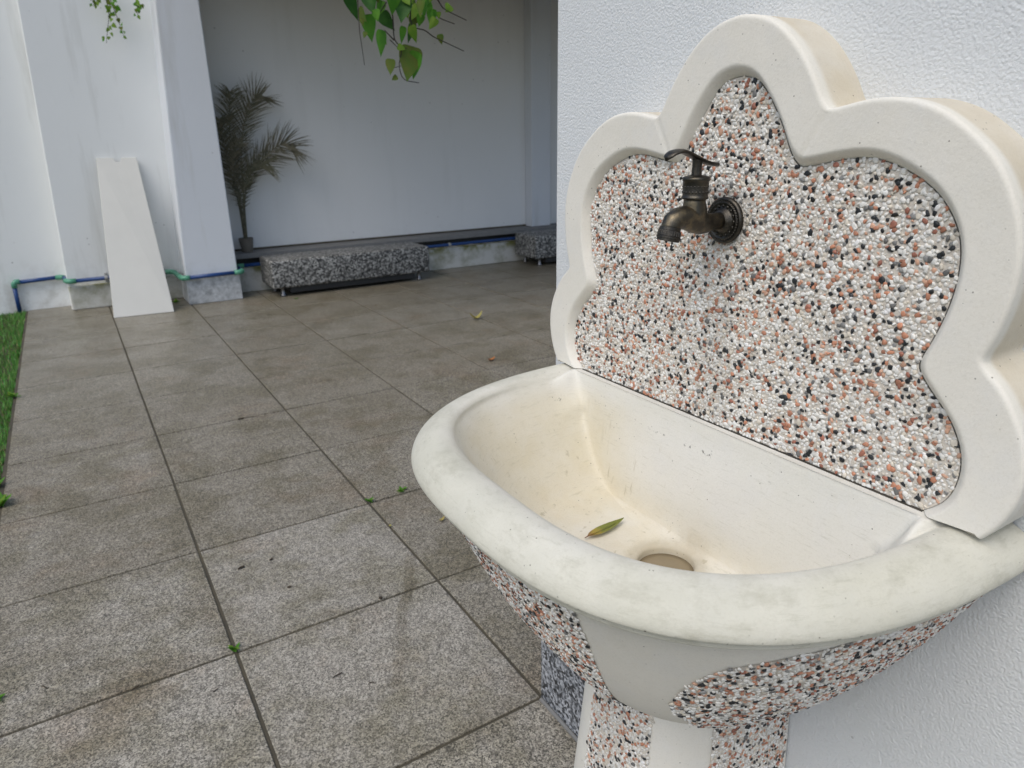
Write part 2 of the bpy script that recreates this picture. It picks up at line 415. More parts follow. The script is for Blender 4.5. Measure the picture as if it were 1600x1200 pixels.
# paving bed and slabs
paving = MB().box(-.432, 7.2, -2.6, 7.3, -.03, -.0045).build('paving', 'joint'); tag(paving, kind='structure')
xs = [-.421, .175, .785, 1.394, 1.996, 2.596, 3.195, 3.795, 4.395, 4.995, 5.6]
ys = [7.17, 6.57, 5.964, 5.34, 4.735, 4.13, 3.529, 2.931, 2.338, 1.743, 1.158, .56, -.04, -.64, -1.24]
# how damp each slab is (column, row)
WETNESS = {(0, 9): .36, (1, 9): .34, (2, 9): .78, (0, 8): .52, (1, 8): .36, (2, 8): .86, (0, 7): .68, (1, 7): .74, (2, 7): .88, (0, 6): .62, (1, 6): .74, (2, 6): .82, (0, 10): .32, (1, 10): .36}
bm = bmesh.new(); bmesh.ops.create_cube(bm, size=1)
for w in bm.verts: w.co = Vector((w.co.x*.5905, w.co.y*.5905, w.co.z*.028-.014))
bmesh.ops.bevel(bm, geom=[e for e in bm.edges if all(v.co.z > -.01 for v in e.verts)], offset=.0016, segments=1, affect='EDGES')
tile_me = bpy.data.meshes.new('tile'); bm.to_mesh(tile_me); bm.free(); tile_me.materials.append(M['paving'])
for i in range(len(xs)-1):
    for j in range(len(ys)-1):
        if xs[i] > .7 and ys[j] < 1.2: continue
        if xs[i] > 4.9 and ys[j] < 3: continue
        w, h = xs[i+1]-xs[i], ys[j]-ys[j+1]
        t = put('tile', tile_me, paving)
        t.location = ((xs[i]+xs[i+1])/2+random.uniform(-.001, .001), (ys[j]+ys[j+1])/2+random.uniform(-.0015, .0015), random.uniform(-.0009, .0009))
        t.scale = (w/.6, h/.6, 1)
        wb = WETNESS.get((i, j), None)
        if wb is None: wb = min(.95, .62+.06*(9-j)) if j < 9 else .30
        t.color = (wb, wb, wb, 1)
        t.rotation_euler = (random.uniform(-.0012, .0012), random.uniform(-.0012, .0012), random.uniform(-.0012, .0012)+(math.pi if random.random() < .5 else 0))

# fountain wall with granite skirting
wall = thing('rendered_wall', (XW+.125, -1, 0), 'white roughcast wall that carries the pebble fountain', 'wall')
MB().box(XW, XW+.25, -3.2, 1.133, 0, 3.6, .004).build('wall_body', 'stucco', wall)
sk = MB().box(XW-.020, XW-.001, -.55, 1.157, .0005, .27, .002)
sk.box(XW-.001, XW+.27, 1.1345, 1.157, .0005, .27, .002)
sk.build('granite_skirting', 'granite_skirt', wall)
MB().tube([(XW-.024, -.5, .001), (XW-.024, 1.0, .001), (XW-.024, 1.150, .001)], .006, 6).build('skirting_joint', 'ledge', wall)

# rear wall, left bays
lw = thing('garden_wall', (-2.2, 7.3, 0), 'white painted garden wall bay behind the lawn, at far left', 'wall')
MB().box(-5, .4, 7.13, 7.45, -.03, 3.3, .004).build('wall_body', 'white', lw)
mw = thing('garden_wall', (.35, 7.1, 0), 'white rain-streaked wall bay behind the leaning tapered board', 'wall')
MB().box(-.10, .92, 6.92, 7.40, 0, 3.3, .008, shear=.038).build('wall_body', 'white', mw)
MB().box(-.093, .80, 6.893, 6.918, 0, .205, .01, shear=.0).build('plinth', 'kerb', mw)

# column
cl = thing('column', (.99, 6.77, 0), 'pale blue square column with bare concrete foot beside dark alcove', 'column')
V = [(.775, 6.55, .232), (1.20, 6.55, .232), (1.20, 7.0, .232), (.775, 7.0, .232), (.935, 6.55, 3.3), (1.20, 6.55, 3.3), (1.20, 7.0, 3.3), (.935, 7.0, 3.3)]
bm = bmesh.new(); vv = [bm.verts.new(v) for v in V]
for f_ in ((0, 1, 5, 4), (1, 2, 6, 5), (2, 3, 7, 6), (3, 0, 4, 7), (0, 3, 2, 1), (4, 5, 6, 7)): bm.faces.new([vv[k] for k in f_])
bmesh.ops.bevel(bm, geom=bm.edges[:], offset=.007, segments=2, affect='EDGES')
me = bpy.data.meshes.new('shaft'); bm.to_mesh(me); bm.free(); me.materials.append(M['blue']); put('shaft', me, cl)
MB().box(.768, 1.213, 6.54, 7.0, 0, .23, .006).build('foot', 'concrete', cl)
MB().box(.79, .83, 6.80, 6.915, .0, 3.2, .005, shear=.045).build('plaster_fillet', 'white', cl)

# alcove: back wall, raised ledge, post, roof
aw = thing('alcove_wall', (3.5, 7.3, 0), 'grey shaded back wall of the roofed alcove', 'wall')
MB().box(1.0, 7.5, 7.12, 7.4, 0, 3.3).build('wall_body', 'alcove', aw)
po = thing('wall_pier', (4.72, 7.0, 0), 'narrow pale pier at right end of alcove wall', 'pier')
MB().box(4.60, 4.86, 6.98, 7.119, .3455, 3.3, .006).build('pier_body', 'blue', po)
lg = thing('ledge', (3.5, 6.95, 0), 'raised concrete ledge along the alcove with stained white face', 'ledge')
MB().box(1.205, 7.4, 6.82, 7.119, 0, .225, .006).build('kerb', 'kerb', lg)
MB().box(1.205, 7.4, 6.955, 7.119, .225, .30).build('recess_shade', 'black', lg)  # black strip painted as the shade below the slab overhang
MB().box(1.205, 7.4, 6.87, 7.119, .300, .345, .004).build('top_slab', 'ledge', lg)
MB().box(1.3, 4.595, 7.100, 7.1185, .3455, .362, .004).build('wall_joint', 'joint', lg)
rf = thing('alcove_roof', (4.3, 6.6, 2.9), 'flat roof slab over the alcove, above the benches', 'roof')
MB().box(1.215, 8.5, 4.45, 7.9, 2.79, 2.95).build('soffit', 'roof', rf)
MB().box(6.6, 6.8, 4.8, 7.118, 0, 2.785).build('shade_wall', 'alcove', rf)  # unseen wall added, with the roof run forward, to darken the alcove

# ================================================================== FOUNTAIN
fo = thing('wall_fountain', (XW, CY, 0), 'cream cast-stone wall fountain with scalloped pebble backsplash, basin and pedestal', 'fountain')
XF = 0.722; XP = XF+.013
oA = [(0, 1.4475), (.03, 1.4425), (.055, 1.4315), (.08, 1.4115), (.10, 1.388), (.115, 1.365), (.1245, 1.3475), (.1335, 1.3375)]
oB = [(.1335, 1.3375), (.148, 1.3395), (.165, 1.343), (.19, 1.346), (.22, 1.344), (.245, 1.337), (.265, 1.327), (.285, 1.313), (.305, 1.296), (.32, 1.278), (.333, 1.255), (.342, 1.235), (.348, 1.21), (.350, 1.187), (.348, 1.155), (.342, 1.125), (.333, 1.101)]
oC = [(.333, 1.101), (.345, 1.091), (.358, 1.079), (.37, 1.063), (.382, 1.042), (.39, 1.02), (.393, 1.0), (.392, .98), (.388, .96), (.379, .938), (.368, .9222)]
iA = [(0, 1.380), (.02, 1.376), (.035, 1.366), (.047, 1.351), (.058, 1.336), (.069, 1.318), (.078, 1.300), (.086, 1.285), (.099, 1.2745)]
iB = [(.099, 1.2745), (.12, 1.278), (.14, 1.282), (.165, 1.286), (.19, 1.286), (.215, 1.279), (.235, 1.27), (.255, 1.258), (.27, 1.243), (.282, 1.226), (.290, 1.205), (.2925, 1.18), (.290, 1.15), (.283, 1.12), (.274, 1.094), (.2675, 1.080)]
iC = [(.2675, 1.080), (.277, 1.067), (.293, 1.05), (.31, 1.033), (.324, 1.01), (.331, .985), (.329, .958), (.320, .938), (.303, .9222)]
def half(a, b, c):
    A = resample(a, 34); B = resample(b, 64); C_ = resample(c, 40)
    return A, B, C_
def with_groove(A, B, C_):
    # a narrow cast seam on each side of the first notch
    def near_end(P, d):
        v = P[-2]-P[-1]; return P[-1]+v/np.linalg.norm(v)*d
    def near_start(P, d):
        v = P[1]-P[0]; return P[0]+v/np.linalg.norm(v)*d
    a = np.vstack([A[:-1], near_end(A, .0016)])
    b = np.vstack([near_start(B, .0016), B[1:-1]])
    pts = np.vstack([a, A[-1:], b, C_])
    return pts, len(a)
O1, ig = with_groove(*half(oA, oB, oC)); I1, _ = with_groove(*half(iA, iB, iC))
def full(h): return np.vstack([np.stack([-h[::-1, 0], h[::-1, 1]], 1)[:-1], h])   # from -v bottom over peak to +v bottom
OF = full(O1); IF = full(I1)
for _ in range(2):
    IF[2:-2] = (IF[:-4]+2*IF[1:-3]+2*IF[2:-2]+2*IF[3:-1]+IF[4:])/8
OF[2:-2] = (OF[:-4]+2*OF[1:-3]+6*OF[2:-2]+2*OF[3:-1]+OF[4:])/12; NN = len(OF); gi = [len(O1)-1-ig, len(O1)-1+ig]
def outward(P):
    t = np.gradient(P, axis=0); t /= np.linalg.norm(t, axis=1)[:, None]
    return np.stack([-t[:, 1], t[:, 0]], 1)
nO = outward(OF)
# soft sign: outward must point away from centroid
if np.sum(nO*(OF-OF.mean(0))) < 0: nO = -nO
rings = []
for dx, kind, k in [(.0, 'o', 0), (.070, 'o', 0), (.0745, 'o', 0), (.0767, 'o', .0004), (.0786, 'o', .0014), (.0797, 'o', .0032), (.080, 'o', .0052), (.080, 'o', .0075)]:
    P = OF-nO*k; rings.append((np.full(NN, XW-dx), P))
for f_, x in [(.25, 0), (.5, 0), (.70, 0), (.745, 0), (.77, .00015), (.80, .0008), (.83, .0021), (.865, .0042), (.905, .0070), (.95, .0106), (1.0, .0150)]:
    P = OF-nO*.0075; P = P*(1-f_)+IF*f_
    rings.append((np.full(NN, XF+x), P))
for ri in range(6, len(rings)-1):
    for g_ in gi: rings[ri][0][g_] += .0013
V = np.vstack([np.stack([x, CY+P[:, 0], P[:, 1]], 1) for x, P in rings])
F = [tuple(q) for q in grid_faces(len(rings), NN)]
F.append(tuple(k*NN for k in range(len(rings)))); F.append(tuple(k*NN+NN-1 for k in reversed(range(len(rings)))))
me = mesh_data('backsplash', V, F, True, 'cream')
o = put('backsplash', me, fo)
bmx = bmesh.new(); bmx.from_mesh(me); bmesh.ops.recalc_face_normals(bmx, faces=bmx.faces[:])
for e in bmx.edges:
    if len(e.link_faces) == 2 and e.calc_face_angle() > R(50): e.smooth = False
bmx.to_mesh(me); bmx.free()

# mortar field of the pebble panel
bm = bmesh.new()
vv = [bm.verts.new((XP, CY+p[0], p[1])) for p in IF]; hub = bm.verts.new((XP, CY, 1.1))
for a_, b_ in zip(vv, vv[1:]+vv[:1]): bm.faces.new((a_, b_, hub))
bmesh.ops.recalc_face_normals(bm, faces=bm.faces[:])
me = bpy.data.meshes.new('pebble_panel'); bm.to_mesh(me); bm.free(); me.materials.append(M['mortar'])
panel = put('pebble_panel', me, fo)

# pebbles
def ico(sub):
    bm = bmesh.new(); bmesh.ops.create_icosphere(bm, subdivisions=sub, radius=1); bm.verts.index_update()
    v = np.array([w.co[:] for w in bm.verts]); f = np.array([[w.index for w in p.verts] for p in bm.faces]); bm.free(); return v, f
ICV, ICF = ico(2) if len(ico(1)[0]) < 20 else ico(1)
SHAPES = []
for k in range(14):
    v = ICV.copy()
    for _ in range(8):
        d = rng.normal(size=3); d /= np.linalg.norm(d); c = rng.uniform(.5, .8)
        h = v@d; m = h > c; v[m] -= np.outer(h[m]-c, d)*.95
    v *= 1+rng.normal(0, .05, (len(v), 1))
    SHAPES.append(v)
SHAPES = np.array(SHAPES)
def peb_colors(k):
    u = rng.random(k); c = np.empty((k, 3))
    pal = [(.60, (.76, .75, .71), .09), (.69, (.66, .61, .52), .10), (.765, (.48, .22, .135), .16), (.83, (.58, .35, .245), .12), (.86, (.34, .14, .095), .15), (.955, (.018, .021, .024), .3), (1.01, (.20, .20, .195), .25)]
    lo = 0
    for hi, col, var in pal:
        m = (u >= lo) & (u < hi); lo = hi
        c[m] = np.array(col)*(1+rng.normal(0, var, (m.sum(), 1)))
    return np.clip(c, .012, .84)
def pebble_set(P, Nn, size=1.0):
    """vertex blocks (k,42,3) and colours for pebbles lying on points P with normals Nn"""
    k = len(P); pc = peb_colors(k); lum = pc.mean(1); sh = SHAPES[rng.integers(0, len(SHAPES), k)]
    a = rng.uniform(1.9, 4.4, k)*size*1e-3; big = rng.random(k) < .14; a[big] *= 1.3; a[lum < .4] *= 1.06
    P = P+Nn*np.where(lum < .4, .0003, 0.)[:, None]
    b = a*rng.uniform(.55, .9, k); c = rng.uniform(1.1, 1.9, k)*1e-3
    al = rng.uniform(0, 2*np.pi, k)
    ref = np.where(np.abs(Nn[:, 2:3]) < .8, np.array([[0, 0, 1.]]), np.array([[0, 1., 0]]))
    t = np.cross(ref, Nn); t /= np.linalg.norm(t, axis=1)[:, None]; bt = np.cross(Nn, t)
    e1 = t*np.cos(al)[:, None]+bt*np.sin(al)[:, None]; e2 = np.cross(Nn, e1)
    tl = rng.normal(0, .22, (k, 2)); nn = Nn+e1*tl[:, :1]+e2*tl[:, 1:]; nn /= np.linalg.norm(nn, axis=1)[:, None]
    Vv = (P+Nn*rng.uniform(-.0006, .0008, (k, 1)))[:, None]+sh[:, :, :1]*(e1*a[:, None])[:, None]+sh[:, :, 1:2]*(e2*b[:, None])[:, None]+sh[:, :, 2:3]*(nn*c[:, None])[:, None]
    return Vv, pc, a*b
def pebble_mesh(name, Vv, cols):
    k, m, _ = Vv.shape
    Fa = (ICF[None]+(np.arange(k)*m)[:, None, None]).reshape(-1, 3)
    cc = np.concatenate([np.repeat(cols, m, 0), np.ones((k*m, 1))], 1)
    return mesh_data(name, Vv.reshape(-1, 3), Fa, True, 'pebble', cc)
def in_poly(P, poly):
    x, y = P[:, 0], P[:, 1]; ins = np.zeros(len(P), bool); j = len(poly)-1
    for i in range(len(poly)):
        xi, yi = poly[i]; xj, yj = poly[j]
        c = ((yi > y) != (yj > y)) & (x < (xj-xi)*(y-yi)/(yj-yi+1e-12)+xi); ins ^= c; j = i
    return ins
def hexgrid(x0, x1, y0, y1, sp, jit=.3):
    r_ = np.arange(y0, y1, sp*.866); out = []
    for k, y in enumerate(r_):
        x = np.arange(x0+(sp/2 if k % 2 else 0), x1, sp); out.append(np.stack([x, np.full_like(x, y)], 1))
    P = np.vstack(out); return P+rng.uniform(-jit, jit, P.shape)*sp
SP = .0052
Q = hexgrid(-.36, .36, .924, 1.40, SP); Q = Q[in_poly(Q, IF[::2])]
P3 = np.stack([np.full(len(Q), XP), CY+Q[:, 0], Q[:, 1]], 1)
# keep clear of the tap flange
P3 = P3[np.hypot(P3[:, 1]-.6525, P3[:, 2]-1.206) > .024]
Vv, cc, ar = pebble_set(P3, np.tile([-1., 0, 0], (len(P3), 1)))
dist = np.linalg.norm(P3-np.array([0, 0, CAM_H]), axis=1)
vis = ar/dist**2*np.abs(P3[:, 0])/dist
top = np.argsort(-vis)[:300]; rest = np.setdiff1d(np.arange(len(P3)), top)
me = pebble_mesh('pebble_field', Vv[rest], cc[rest]); o = put('pebble_field', me, panel); tag(o, kind='stuff')
for k in top:
    ctr = P3[k]
    me = mesh_data('pebble', Vv[k]-ctr, ICF, True, 'pebble', np.tile(np.r_[cc[k], 1], (len(ICV), 1)))
    put('pebble', me, panel, loc=tuple(ctr))

# basin
def ring(W, Pj, xb, n_, z, th):
    s, c = np.sin(th), np.cos(th)
    return np.stack([xb-Pj*np.abs(c)**(2/n_), CY+W*np.sign(s)*np.abs(s)**(2/n_), z+0*th], -1)
ND = 121; NB = 41
tt = np.linspace(-1, 1, ND); TH = np.pi/2*np.sign(tt)*np.abs(tt)**1.0
# profile rows: W, front x, xb, n, zD, zBack
prof = np.array([
 [.364, .358, .800, 2.7, .8672, .8672],
 [.380, .3365, .800, 2.7, .8675, .8675],
 [.3855, .3310, .800, 2.7, .8690, .8690],
 [.3872, .3293, .800, 2.7, .8735, .8735],
 [.3886, .3279, .800, 2.7, .8790, .8790],
 [.3922, .3240, .800, 2.7, .8797, .8797],
 [.3945, .3215, .800, 2.7, .8835, .8835],
 [.3935, .3230, .800, 2.7, .8910, .8905],
 [.3880, .3290, .800, 2.7, .9010, .9000],
 [.3780, .3380, .800, 2.7, .9100, .9085],
 [.3660, .3480, .800, 2.72, .9165, .9145],
 [.3550, .3570, .800, 2.75, .9196, .9175],
 [.3450, .3660, .800, 2.82, .9203, .9185],
 [.3340, .3765, .790, 2.9, .9188, .9204],
 [.3250, .3855, .765, 2.95, .9140, .9204],
 [.3170, .3930, .7240, 3.0, .9060, .9212],
 [.3090, .3990, .7212, 3.0, .8950, .9200],
 [.2970, .4080, .7200, 3.0, .8760, .895],
 [.2760, .4220, .7160, 2.95, .8450, .862],
 [.2550, .4370, .7110, 2.9, .8130, .828],
 [.2350, .4530, .7060, 2.8, .7870, .795],
 [.2160, .4700, .7030, 2.7, .7660, .769],
 [.1980, .4900, .7000, 2.6, .7520, .752],
 [.1740, .5150, .6965, 2.45, .7425, .7405],
])
prof = catmull(prof, 130)
DR = np.array([.643, .629]); DRr = .040
TD = np.pi/2*np.sign(tt)*(1-(1-np.abs(tt))**1.6)
ML = 280
def loop(row, soft):
    W, xf, xb, n_, zD, zB = row
    D = ring(W, xb-xf, xb, n_, zD, TD)
    if zD > .85:        # towards the wall the inner edge climbs to the back ledge
        e = 1-np.clip((xb-D[:, 0])/.055, 0, 1); e = e*e*(3-2*e); D[:, 2] = zD+(zB-zD)*e
    yb = CY+W*np.cos(np.linspace(0, np.pi, NB+2))[1:-1]
    B = np.stack([np.full(NB, xb), yb, np.full(NB, zB)], 1)
    Lp = np.vstack([D, B, D[:1]])
    a_ = np.r_[0, np.cumsum(np.linalg.norm(np.diff(Lp, axis=0), axis=1))]
    t_ = np.linspace(0, a_[-1], ML, endpoint=False)
    Q_ = np.stack([np.interp(t_, a_, Lp[:, k]) for k in range(3)], 1)
    for _ in range(soft): Q_ = (np.roll(Q_, 1, 0)+2*Q_+np.roll(Q_, -1, 0))/4
    return Q_
loops = [loop(r_, int(np.clip((k-85)*.5, 0, 9))) for k, r_ in enumerate(prof)]
last = loops[-1]
ang = np.arctan2(last[:, 1]-DR[1], last[:, 0]-DR[0])
circ = lambda r_, z: np.stack([DR[0]+r_*np.cos(ang), DR[1]+r_*np.sin(ang), np.full(ML, z)], 1)
c0 = circ(DRr+.006, .7330)
for u_ in (.25, .5, .75, 1.0):
    L_ = last*(1-u_)+c0*u_; L_[:, 2] = last[:, 2]*(1-u_)**1.6+.7330*(1-(1-u_)**1.6); loops.append(L_)
loops += [circ(DRr+.002, .7318), circ(DRr, .7285), circ(DRr, .712)]
V = np.vstack(loops); F = grid_faces(len(loops), ML, True)
me = mesh_data('basin', V, F, True, 'cream_rim')
bmx = bmesh.new(); bmx.from_mesh(me); bmesh.ops.recalc_face_normals(bmx, faces=bmx.faces[:])
for e in bmx.edges:
    if len(e.link_faces) == 2 and e.calc_face_angle() > R(58): e.smooth = False
bmx.to_mesh(me); bmx.free()
basin = put('basin', me, fo)
dm = MB().lathe((DR[0], DR[1], .7205), (0, 0, 1), [(-.004, .042), (0, .0425), (.0, .030), (.0006, .010), (.0008, .002)], 40)
dm.build('drain', 'drain', basin, True)

V = []; F = []
for v0, v1, x0, m_ in ((-.304, .304, .7322, 90),):
    k0 = len(V); yy_ = np.linspace(CY+v0, CY+v1, m_); hz = .9204+.0003*np.sin(yy_*37)+rng.normal(0, .0002, m_)
    for y_, z_ in zip(yy_, hz): V += [(x0, y_, z_-.001), (x0, y_, .9226), (x0+.01, y_, .9226), (x0+.01, y_, z_-.001)]
    F += [(k0+4*k+a_, k0+4*k+(a_+1) % 4, k0+4*k+4+(a_+1) % 4, k0+4*k+4+a_) for k in range(m_-1) for a_ in range(4)]
put('joint_line', mesh_data('joint_line', V, F, False, 'dirt'), fo)
# bowl under the rim
def bowl(s, th):
    b = .6*s+.4*s**5
    return ring(.362-.225*b, .44-.213*b, .8, 2.7+.4*b, .840-.280*s, th)
def pedf(z, th):
    k = max(0., (.56-z)/.56)
    base = .035*max(0, (.10-z)/.10)**.6 if z < .10 else 0
    return ring(.137+.03*k+base, .227+.055*k**1.2+base, .8, 3.1, z, th)
SS = np.linspace(-.1, 1, 66)
V = np.vstack([bowl(s, TH) for s in SS])
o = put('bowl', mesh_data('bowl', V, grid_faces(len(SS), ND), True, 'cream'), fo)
ZZ = np.r_[np.linspace(.565, .1, 40), np.linspace(.095, 0.002, 12)]
V = np.vstack([pedf(z, TH) for z in ZZ])
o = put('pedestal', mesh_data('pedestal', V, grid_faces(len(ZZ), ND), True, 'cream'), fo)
def normal_of(fn, u, th):
    e = 1e-3
    a = fn(u, th+e)-fn(u, th-e); b = fn(u+e, th)-fn(u-e, th)
    n_ = np.cross(a, b); n_ /= np.linalg.norm(n_, axis=-1)[:, None]
    c_ = np.array([.8, CY, 0]); out = fn(u, th)-c_; out[:, 2] = 0
    sg = np.sign(np.sum(n_*out, 1)); return n_*sg[:, None]
def patch(name, fn, us, tl, tr, cuts=None, size=1.0):
    """pebble field on surface fn(u, th) between angles tl(u) and tr(u) (degrees)"""
    rows = []; P = []; Nn = []
    for u in us:
        th = np.radians(np.linspace(tl(u), tr(u), 40)); q = fn(u, th); nn = normal_of(fn, u, th)
        rows.append(q+nn*.0012)
    o = put(name, mesh_data(name, np.vstack(rows), grid_faces(len(us), 40), True, 'mortar'), fo)
    # pebbles: walk lines of constant u whose spacing follows the surface
    mid = np.radians((tl(us[0])+tr(us[0]))/2)
    uu = us[0]; line = 0; du = 1 if us[-1] > us[0] else -1
    while (us[-1]-uu)*du > 0:
        ths = np.radians(np.linspace(tl(uu), tr(uu), 500)); q = fn(uu, ths)
        s = np.r_[0, np.cumsum(np.linalg.norm(np.diff(q, axis=0), axis=1))]
        t = np.arange((.5 if line % 2 else 0)*SP, s[-1], SP)+0.0
        t = t+rng.uniform(-.3, .3, len(t))*SP
        th = np.interp(t, s, ths)
        st = np.median(np.linalg.norm(fn(uu+1e-3*du, ths)-q, axis=1))/1e-3
        uj = rng.uniform(-.25, .25, len(t))*SP/max(st, .02)
        for k in range(len(t)):
            a_ = np.array([th[k]]); P.append(fn(uu+uj[k], a_)[0]); Nn.append(normal_of(fn, uu+uj[k], a_)[0])
        uu += du*SP*.866/max(st, .02); line += 1
    P = np.array(P); Nn = np.array(Nn)
    Vv, cc, _ = pebble_set(P+Nn*.0012, Nn, size)
    f_ = put('pebble_field', pebble_mesh('pebble_field', Vv, cc), o); tag(f_, kind='stuff')
    return o
def side_edge(s):
    return float(np.interp(s, [-.1, -.03, .02, .10, .2, .32, .44, .55, .7, .85, 1], [-76, -66, -56, -46, -41.5, -38, -36, -37, -43, -51, -57]))
us = np.linspace(-.06, .985, 54)
patch('bowl_side_pebbles', bowl, us, lambda s: -89.8, side_edge)
patch('bowl_front_pebbles', bowl, us, lambda s: -18.5, lambda s: 18.5)
patch('bowl_side_pebbles', bowl, us, lambda s: -side_edge(s), lambda s: 89.8)
zs = np.linspace(.556, .12, 50)
patch('pedestal_side_pebbles', pedf, zs, lambda z: -89.8, lambda z: -58)
patch('pedestal_front_pebbles', pedf, zs, lambda z: -21, lambda z: 10.5)

# ------------------------------------------------------------------ tap
TY, TZ = .6525, 1.2065
T0 = Vector((XP-.001, TY, TZ))
def tp(L, z, y=0): return (T0.x-L, TY+y, TZ+z)
fl = MB().lathe(T0, (-1, 0, 0), [(-.002, .0285), (.0015, .0300), (.004, .0298), (.0058, .0280), (.0062, .0262), (.0050, .0255), (.0072, .0243), (.0078, .0228), (.0066, .0218), (.0066, .0165), (.0085, .0155), (.010, .0138), (.013, .0120)], 64)
for k in range(44):    # bead ring
    w = 2*math.pi*k/44; cx, cz = .0248*math.cos(w), .0248*math.sin(w)
    fl.lathe((T0.x-.0055, TY+cx, TZ+cz), (-1, 0, 0), [(0, .0013), (.0016, .0011), (.0022, .0004)], 6)
for k in range(16):
    w = 2*math.pi*k/16; cx, cz = .0190*math.cos(w), .0190*math.sin(w)
    fl.lathe((T0.x-.006, TY+cx, TZ+cz), (-1, 0, 0), [(0, .0024), (.0014, .0020), (.002, .0008)], 8)
# the body is the tap part, everything else hangs from it
b = MB()
b.tube([tp(.008, 0), tp(.018, 0), tp(.028, -.0005), tp(.038, -.001), tp(.046, 0), tp(.056, .0035), tp(.066, .007), tp(.077, .0085), tp(.087, .008), tp(.0945, .004), tp(.098, -.002), tp(.0995, -.007)],
       [.0115, .0108, .0112, .0128, .0148, .0160, .0158, .0145, .0135, .0130, .0120, .0112], 24)
b.tube([tp(.058, -.002), tp(.058, .008), tp(.0585, .018), tp(.059, .026), tp(.059, .034)], [.0135, .0165, .0155, .0138, .0132], 24)
body = b.build('tap', 'bronze_gold', fo, True)
tag(body, 'aged bronze tap with lever handle')
fl.build('flange', 'bronze_dark', body, True)
bn = MB().lathe(tp(.059, .030), (0, 0, 1), [(0, .0142), (.0008, .0166), (.003, .0168), (.0038, .0158), (.006, .0156), (.016, .0158), (.022, .0160), (.0228, .0170), (.0262, .0170), (.027, .0160), (.0278, .0142), (.0282, .012), (.029, .0085)], 40)
for k in range(22):
    w = 2*math.pi*k/22
    for z_, r_ in ((.039, .0018), (.0455, .0016)):
        w2 = w+(.14 if z_ > .04 else 0)
        c_ = tp(.059, z_); bn.lathe((c_[0]+.0152*math.cos(w2), c_[1]+.0152*math.sin(w2), c_[2]), (math.cos(w2), math.sin(w2), 0), [(0, r_), (.0009, r_*.8), (.0013, r_*.3)], 6)
bn.build('bonnet', 'bronze', body, True)
MB().lathe(tp(.059, .057), (0, 0, 1), [(0, .0085), (.002, .0066), (.012, .0060), (.021, .0062)], 12).build('stem', 'bronze_dark', body, False)
# lever: a bent, tapering wing
hp = np.array([(.1105, .0800), (.104, .0848), (.094, .0876), (.084, .0874), (.072, .0836), (.058, .0782), (.044, .0738), (.032, .0716), (.022, .0706)])
hp = catmull(hp, 36); hw = np.interp(np.linspace(0, 1, 36), [0, .06, .22, .42, .6, .78, .95, 1], [.0035, .0085, .0120, .0095, .0100, .0100, .0070, .003])
V = []; F = []
for i in range(36):
    x_, z_ = hp[i]; w = hw[i]; th = .0026 if i > 12 else .0030
    for k in range(10):
        a_ = 2*math.pi*k/10; V.append(tp(x_, z_+math.sin(a_)*th, math.cos(a_)*w))
for i in range(35):
    for k in range(10): F.append((i*10+k, i*10+(k+1) % 10, (i+1)*10+(k+1) % 10, (i+1)*10+k))
F.append(tuple(range(9, -1, -1))); F.append(tuple(350+k for k in range(10)))
put('handle', mesh_data('handle', V, F, True, 'bronze_dark'), body)
ax = Vector((-.22, 0, -1)).normalized()
nz = MB().lathe(tp(.0975, -.001), ax, [(0, .0112), (.001, .0130), (.0045, .0132), (.005, .0138), (.0115, .0143), (.012, .0152), (.0145, .0152), (.015, .0143), (.0175, .0142), (.018, .0132), (.018, .0098), (.010, .0092)], 40)
for k in range(26):
    w = 2*math.pi*k/26; e1 = ax.orthogonal().normalized(); e2 = ax.cross(e1); c_ = Vector(tp(.0975, -.001))
    rr = (e1*math.cos(w)+e2*math.sin(w))*.0138
    nz.tube([c_+ax*.0052+rr, c_+ax*.0112+rr*1.03], .0008, 4)
nz.build('nozzle', 'bronze_dark', body, False)

# leaf lying in the basin
def leaf_blade(L, W, curl=.0, fold=.15, pts=14, tip=.5, base_round=.35):
    V = []; F = []
    for i in range(pts):
        u = i/(pts-1); w = W/2*(math.sin(math.pi*u**(.8))**.8) if 0 < u < 1 else .0006
        x = L*u; zc = curl*L*(u-.5)**2*4
        for k, f_ in enumerate((-1, -.5, 0, .5, 1)):
            V.append((x, w*f_, zc+abs(f_)*w*fold))
    for i in range(pts-1):
        for k in range(4): F.append((i*5+k, i*5+k+1, (i+1)*5+k+1, (i+1)*5+k))
    return V, F
V, F = leaf_blade(.080, .0175, .05, .35)
m = MB().add(V, F); m.tube([(-.006, 0, .003), (0, 0, .0035), (.072, 0, .0012)], [.0007, .0008, .0003], 5)
lf = m.build('fallen_leaf', 'basin_leaf', None, True)
tag(lf, 'slim green leaf with brown tip lying inside the cream basin', 'leaf')

